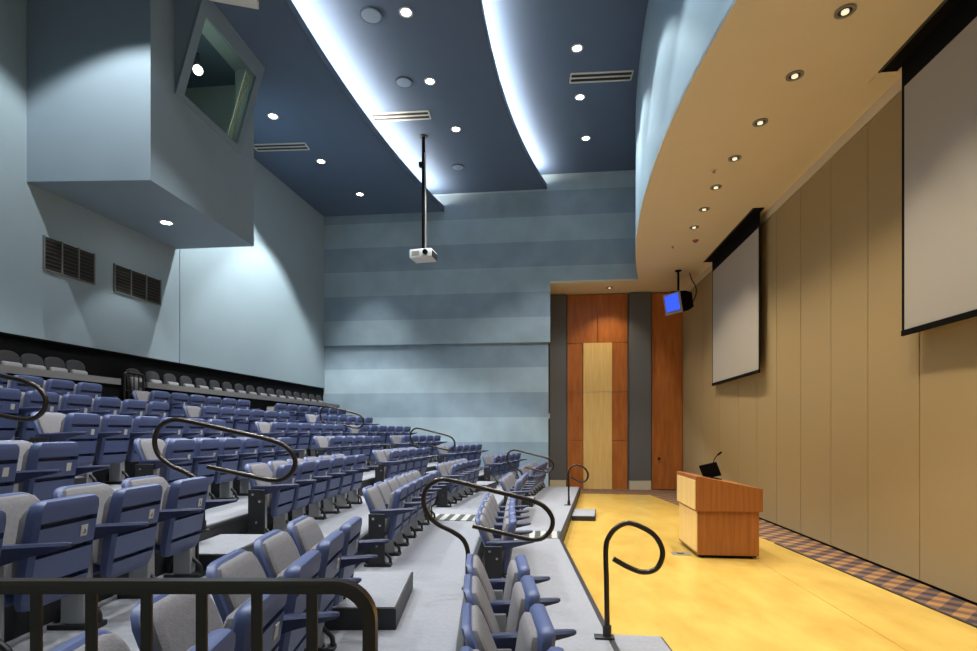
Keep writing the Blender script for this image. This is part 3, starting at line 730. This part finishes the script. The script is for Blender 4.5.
pscreen(4.06, 7.16, 3.12, 6.12, 'large white pull-down projection screen hanging nearest the camera')

# ------------------------------------------------------------------ hanging monitor
t = thing('hanging_monitor', 'boxy black monitor with a lit blue screen hung from the soffit', 'monitor', (3.72, 15.75, 5.55))
T = Matrix.Rotation(math.radians(214) , 4, 'Z') @ Matrix.Rotation(math.radians(12), 4, 'Y')
def tb(name, m, *a, bev=.0):
    bm = B(); box(bm, *a, bev); bmesh.ops.transform(bm, matrix=T, verts=bm.verts[:]); return obj(name, bm, m, t)
bm = B(); loft(bm, [[(.22, -.3, -.30), (.22, .3, -.30), (.22, .3, .27), (.22, -.3, .27)], [(-.02, -.29, -.29), (-.02, .29, -.29), (-.02, .29, .26), (-.02, -.29, .26)], [(-.36, -.2, -.2), (-.36, .2, -.2), (-.36, .2, .2), (-.36, -.2, .2)]])
bmesh.ops.transform(bm, matrix=T, verts=bm.verts[:]); obj('casing', bm, M['black'], t)
fr = tb('bezel', M['monitor_grey'], .215, .245, -.31, .31, -.31, .28, bev=.008)
sc = tb('screen', M['screen_blue'], .243, .250, -.235, .235, -.215, .225)
bm = B(); cyl(bm, (0, 0, .6), .03, .62, 14); obj('hanger_pole', bm, M['black'], t, True)
bm = B(); cyl(bm, (0, 0, .885), .09, .02, 20); obj('ceiling_flange', bm, M['black'], t, True)
bm = B(); box(bm, -.2, .2, -.03, .03, .27, .31, .006); obj('yoke', bm, M['black'], t)
bm = B(); tube(bm, spline([(.36, .2, .88), (.42, .2, .68), (.52, .15, .45), (.5, .1, .2), (.38, .1, -.05)], 8), .014, 8); obj('cable', bm, M['black'], t, True)

# ------------------------------------------------------------------ podium
t = thing('podium', 'cherry and maple wooden podium standing on the yellow stage floor', 'podium', (2.20, 8.24, 0))
bm = B(); box(bm, .03, .90, .03, 1.15, .045, .70, .004); obj('lower_cabinet', bm, M['cherry'], t)
up = [(0, .70), (.94, .70), (.94, 1.03), (.06, 1.205), (0, 1.205)]
bm = B(); loft(bm, [[(x, 0, z) for x, z in up], [(x, 1.18, z) for x, z in up]]); obj('upper_box', bm, M['cherry'], t)
bm = B(); box(bm, -.012, .004, .02, 1.12, .715, 1.15, .002); o = obj('front_panel', bm, M['maple'], t); o['label'] = 'pale maple upper front panel'
bm = B(); box(bm, .018, .034, .045, 1.1, .085, .685, .002); o = obj('front_panel', bm, M['maple'], t); o['label'] = 'pale maple lower front panel'
bm = B(); box(bm, .06, .87, .06, 1.12, .02, .05); obj('toe_base', bm, M['black'], t)
for x, y in ((.12, .1), (.8, .1), (.12, 1.08), (.8, 1.08)): bm = B(); cyl(bm, (x, y, .028), .028, .03, 14, 'Y'); obj('caster', bm, M['black'], t, True)
# monitor and microphone on top
t = thing('lectern_display', 'small black tilted display on top of the podium', 'display', (2.62, 8.84, 1.135), .25)
bm = B(); box(bm, -.09, .09, -.1, .1, 0, .015, .004, Matrix.Rotation(math.atan(.2), 4, 'Y')); obj('base', bm, M['black'], t)
bm = B(); box(bm, -.012, .012, -.14, .14, .02, .25, .006, Matrix.Rotation(-.40, 4, 'Y') @ Matrix.Rotation(.75, 4, 'Z')); obj('panel', bm, M['black'], t)
t = thing('gooseneck_microphone', 'thin black gooseneck microphone rising behind the podium display', 'microphone', (2.72, 9.2, 1.07))
bm = B(); tube(bm, spline([(0, 0, 0), (0, 0, .2), (.02, -.01, .34), (.07, -.02, .42)], 6), .007, 8); obj('neck', bm, M['black'], t, True)
bm = B(); tube(bm, [(.07, -.02, .42), (.13, -.03, .47)], .016, 10); obj('capsule', bm, M['black'], t, True)
bm = B(); cyl(bm, (0, 0, .01), .03, .02, 16); obj('base', bm, M['black'], t, True)
# floor box plate
t = thing('floor_plate', 'flat steel floor box cover beside the podium', 'floor plate', (2.05, 8.53, 0))
bm = B(); box(bm, -.13, .13, -.1, .1, 0, .008, .002); obj('cover', bm, M['metal_plate'], t)
bm = B(); box(bm, -.05, .05, -.03, .03, .008, .012); obj('flap', bm, M['dark'], t)
# alarm on the end of the striped wall
t = thing('fire_alarm', 'small red and white alarm on the end of the striped wall', 'alarm', (.08, 17.0, 2.3))
bm = B(); box(bm, 0, .03, -.07, .07, 0, .16, .004); obj('plate', bm, M['white'], t)
bm = B(); box(bm, .03, .05, -.05, .05, .04, .13, .004); obj('strobe', bm, M['red'], t)

# ------------------------------------------------------------------ world, camera
w = bpy.data.worlds.new('World'); S.world = w; w.use_nodes = True
w.node_tree.nodes['Background'].inputs[0].default_value = (.02, .025, .03, 1); w.node_tree.nodes['Background'].inputs[1].default_value = .2
cam = bpy.data.cameras.new('Camera'); co = bpy.data.objects.new('Camera', cam); COL.objects.link(co); S.camera = co
cam.sensor_width = 36; cam.lens = 540 / 977 * 36; cam.shift_y = 107.5 / 977; cam.clip_start = .05
co.location = (0, 0, 1.85); co.rotation_euler = (PI / 2, 0, TH)
S.view_settings.view_transform = 'Standard'; S.view_settings.look = 'None'; S.view_settings.gamma = 1; S.view_settings.use_curve_mapping = False
S.view_settings.exposure = 0.0
S.cycles.use_denoising = True
S.cycles.max_bounces = 8; S.cycles.diffuse_bounces = 4; S.cycles.sample_clamp_indirect = 6
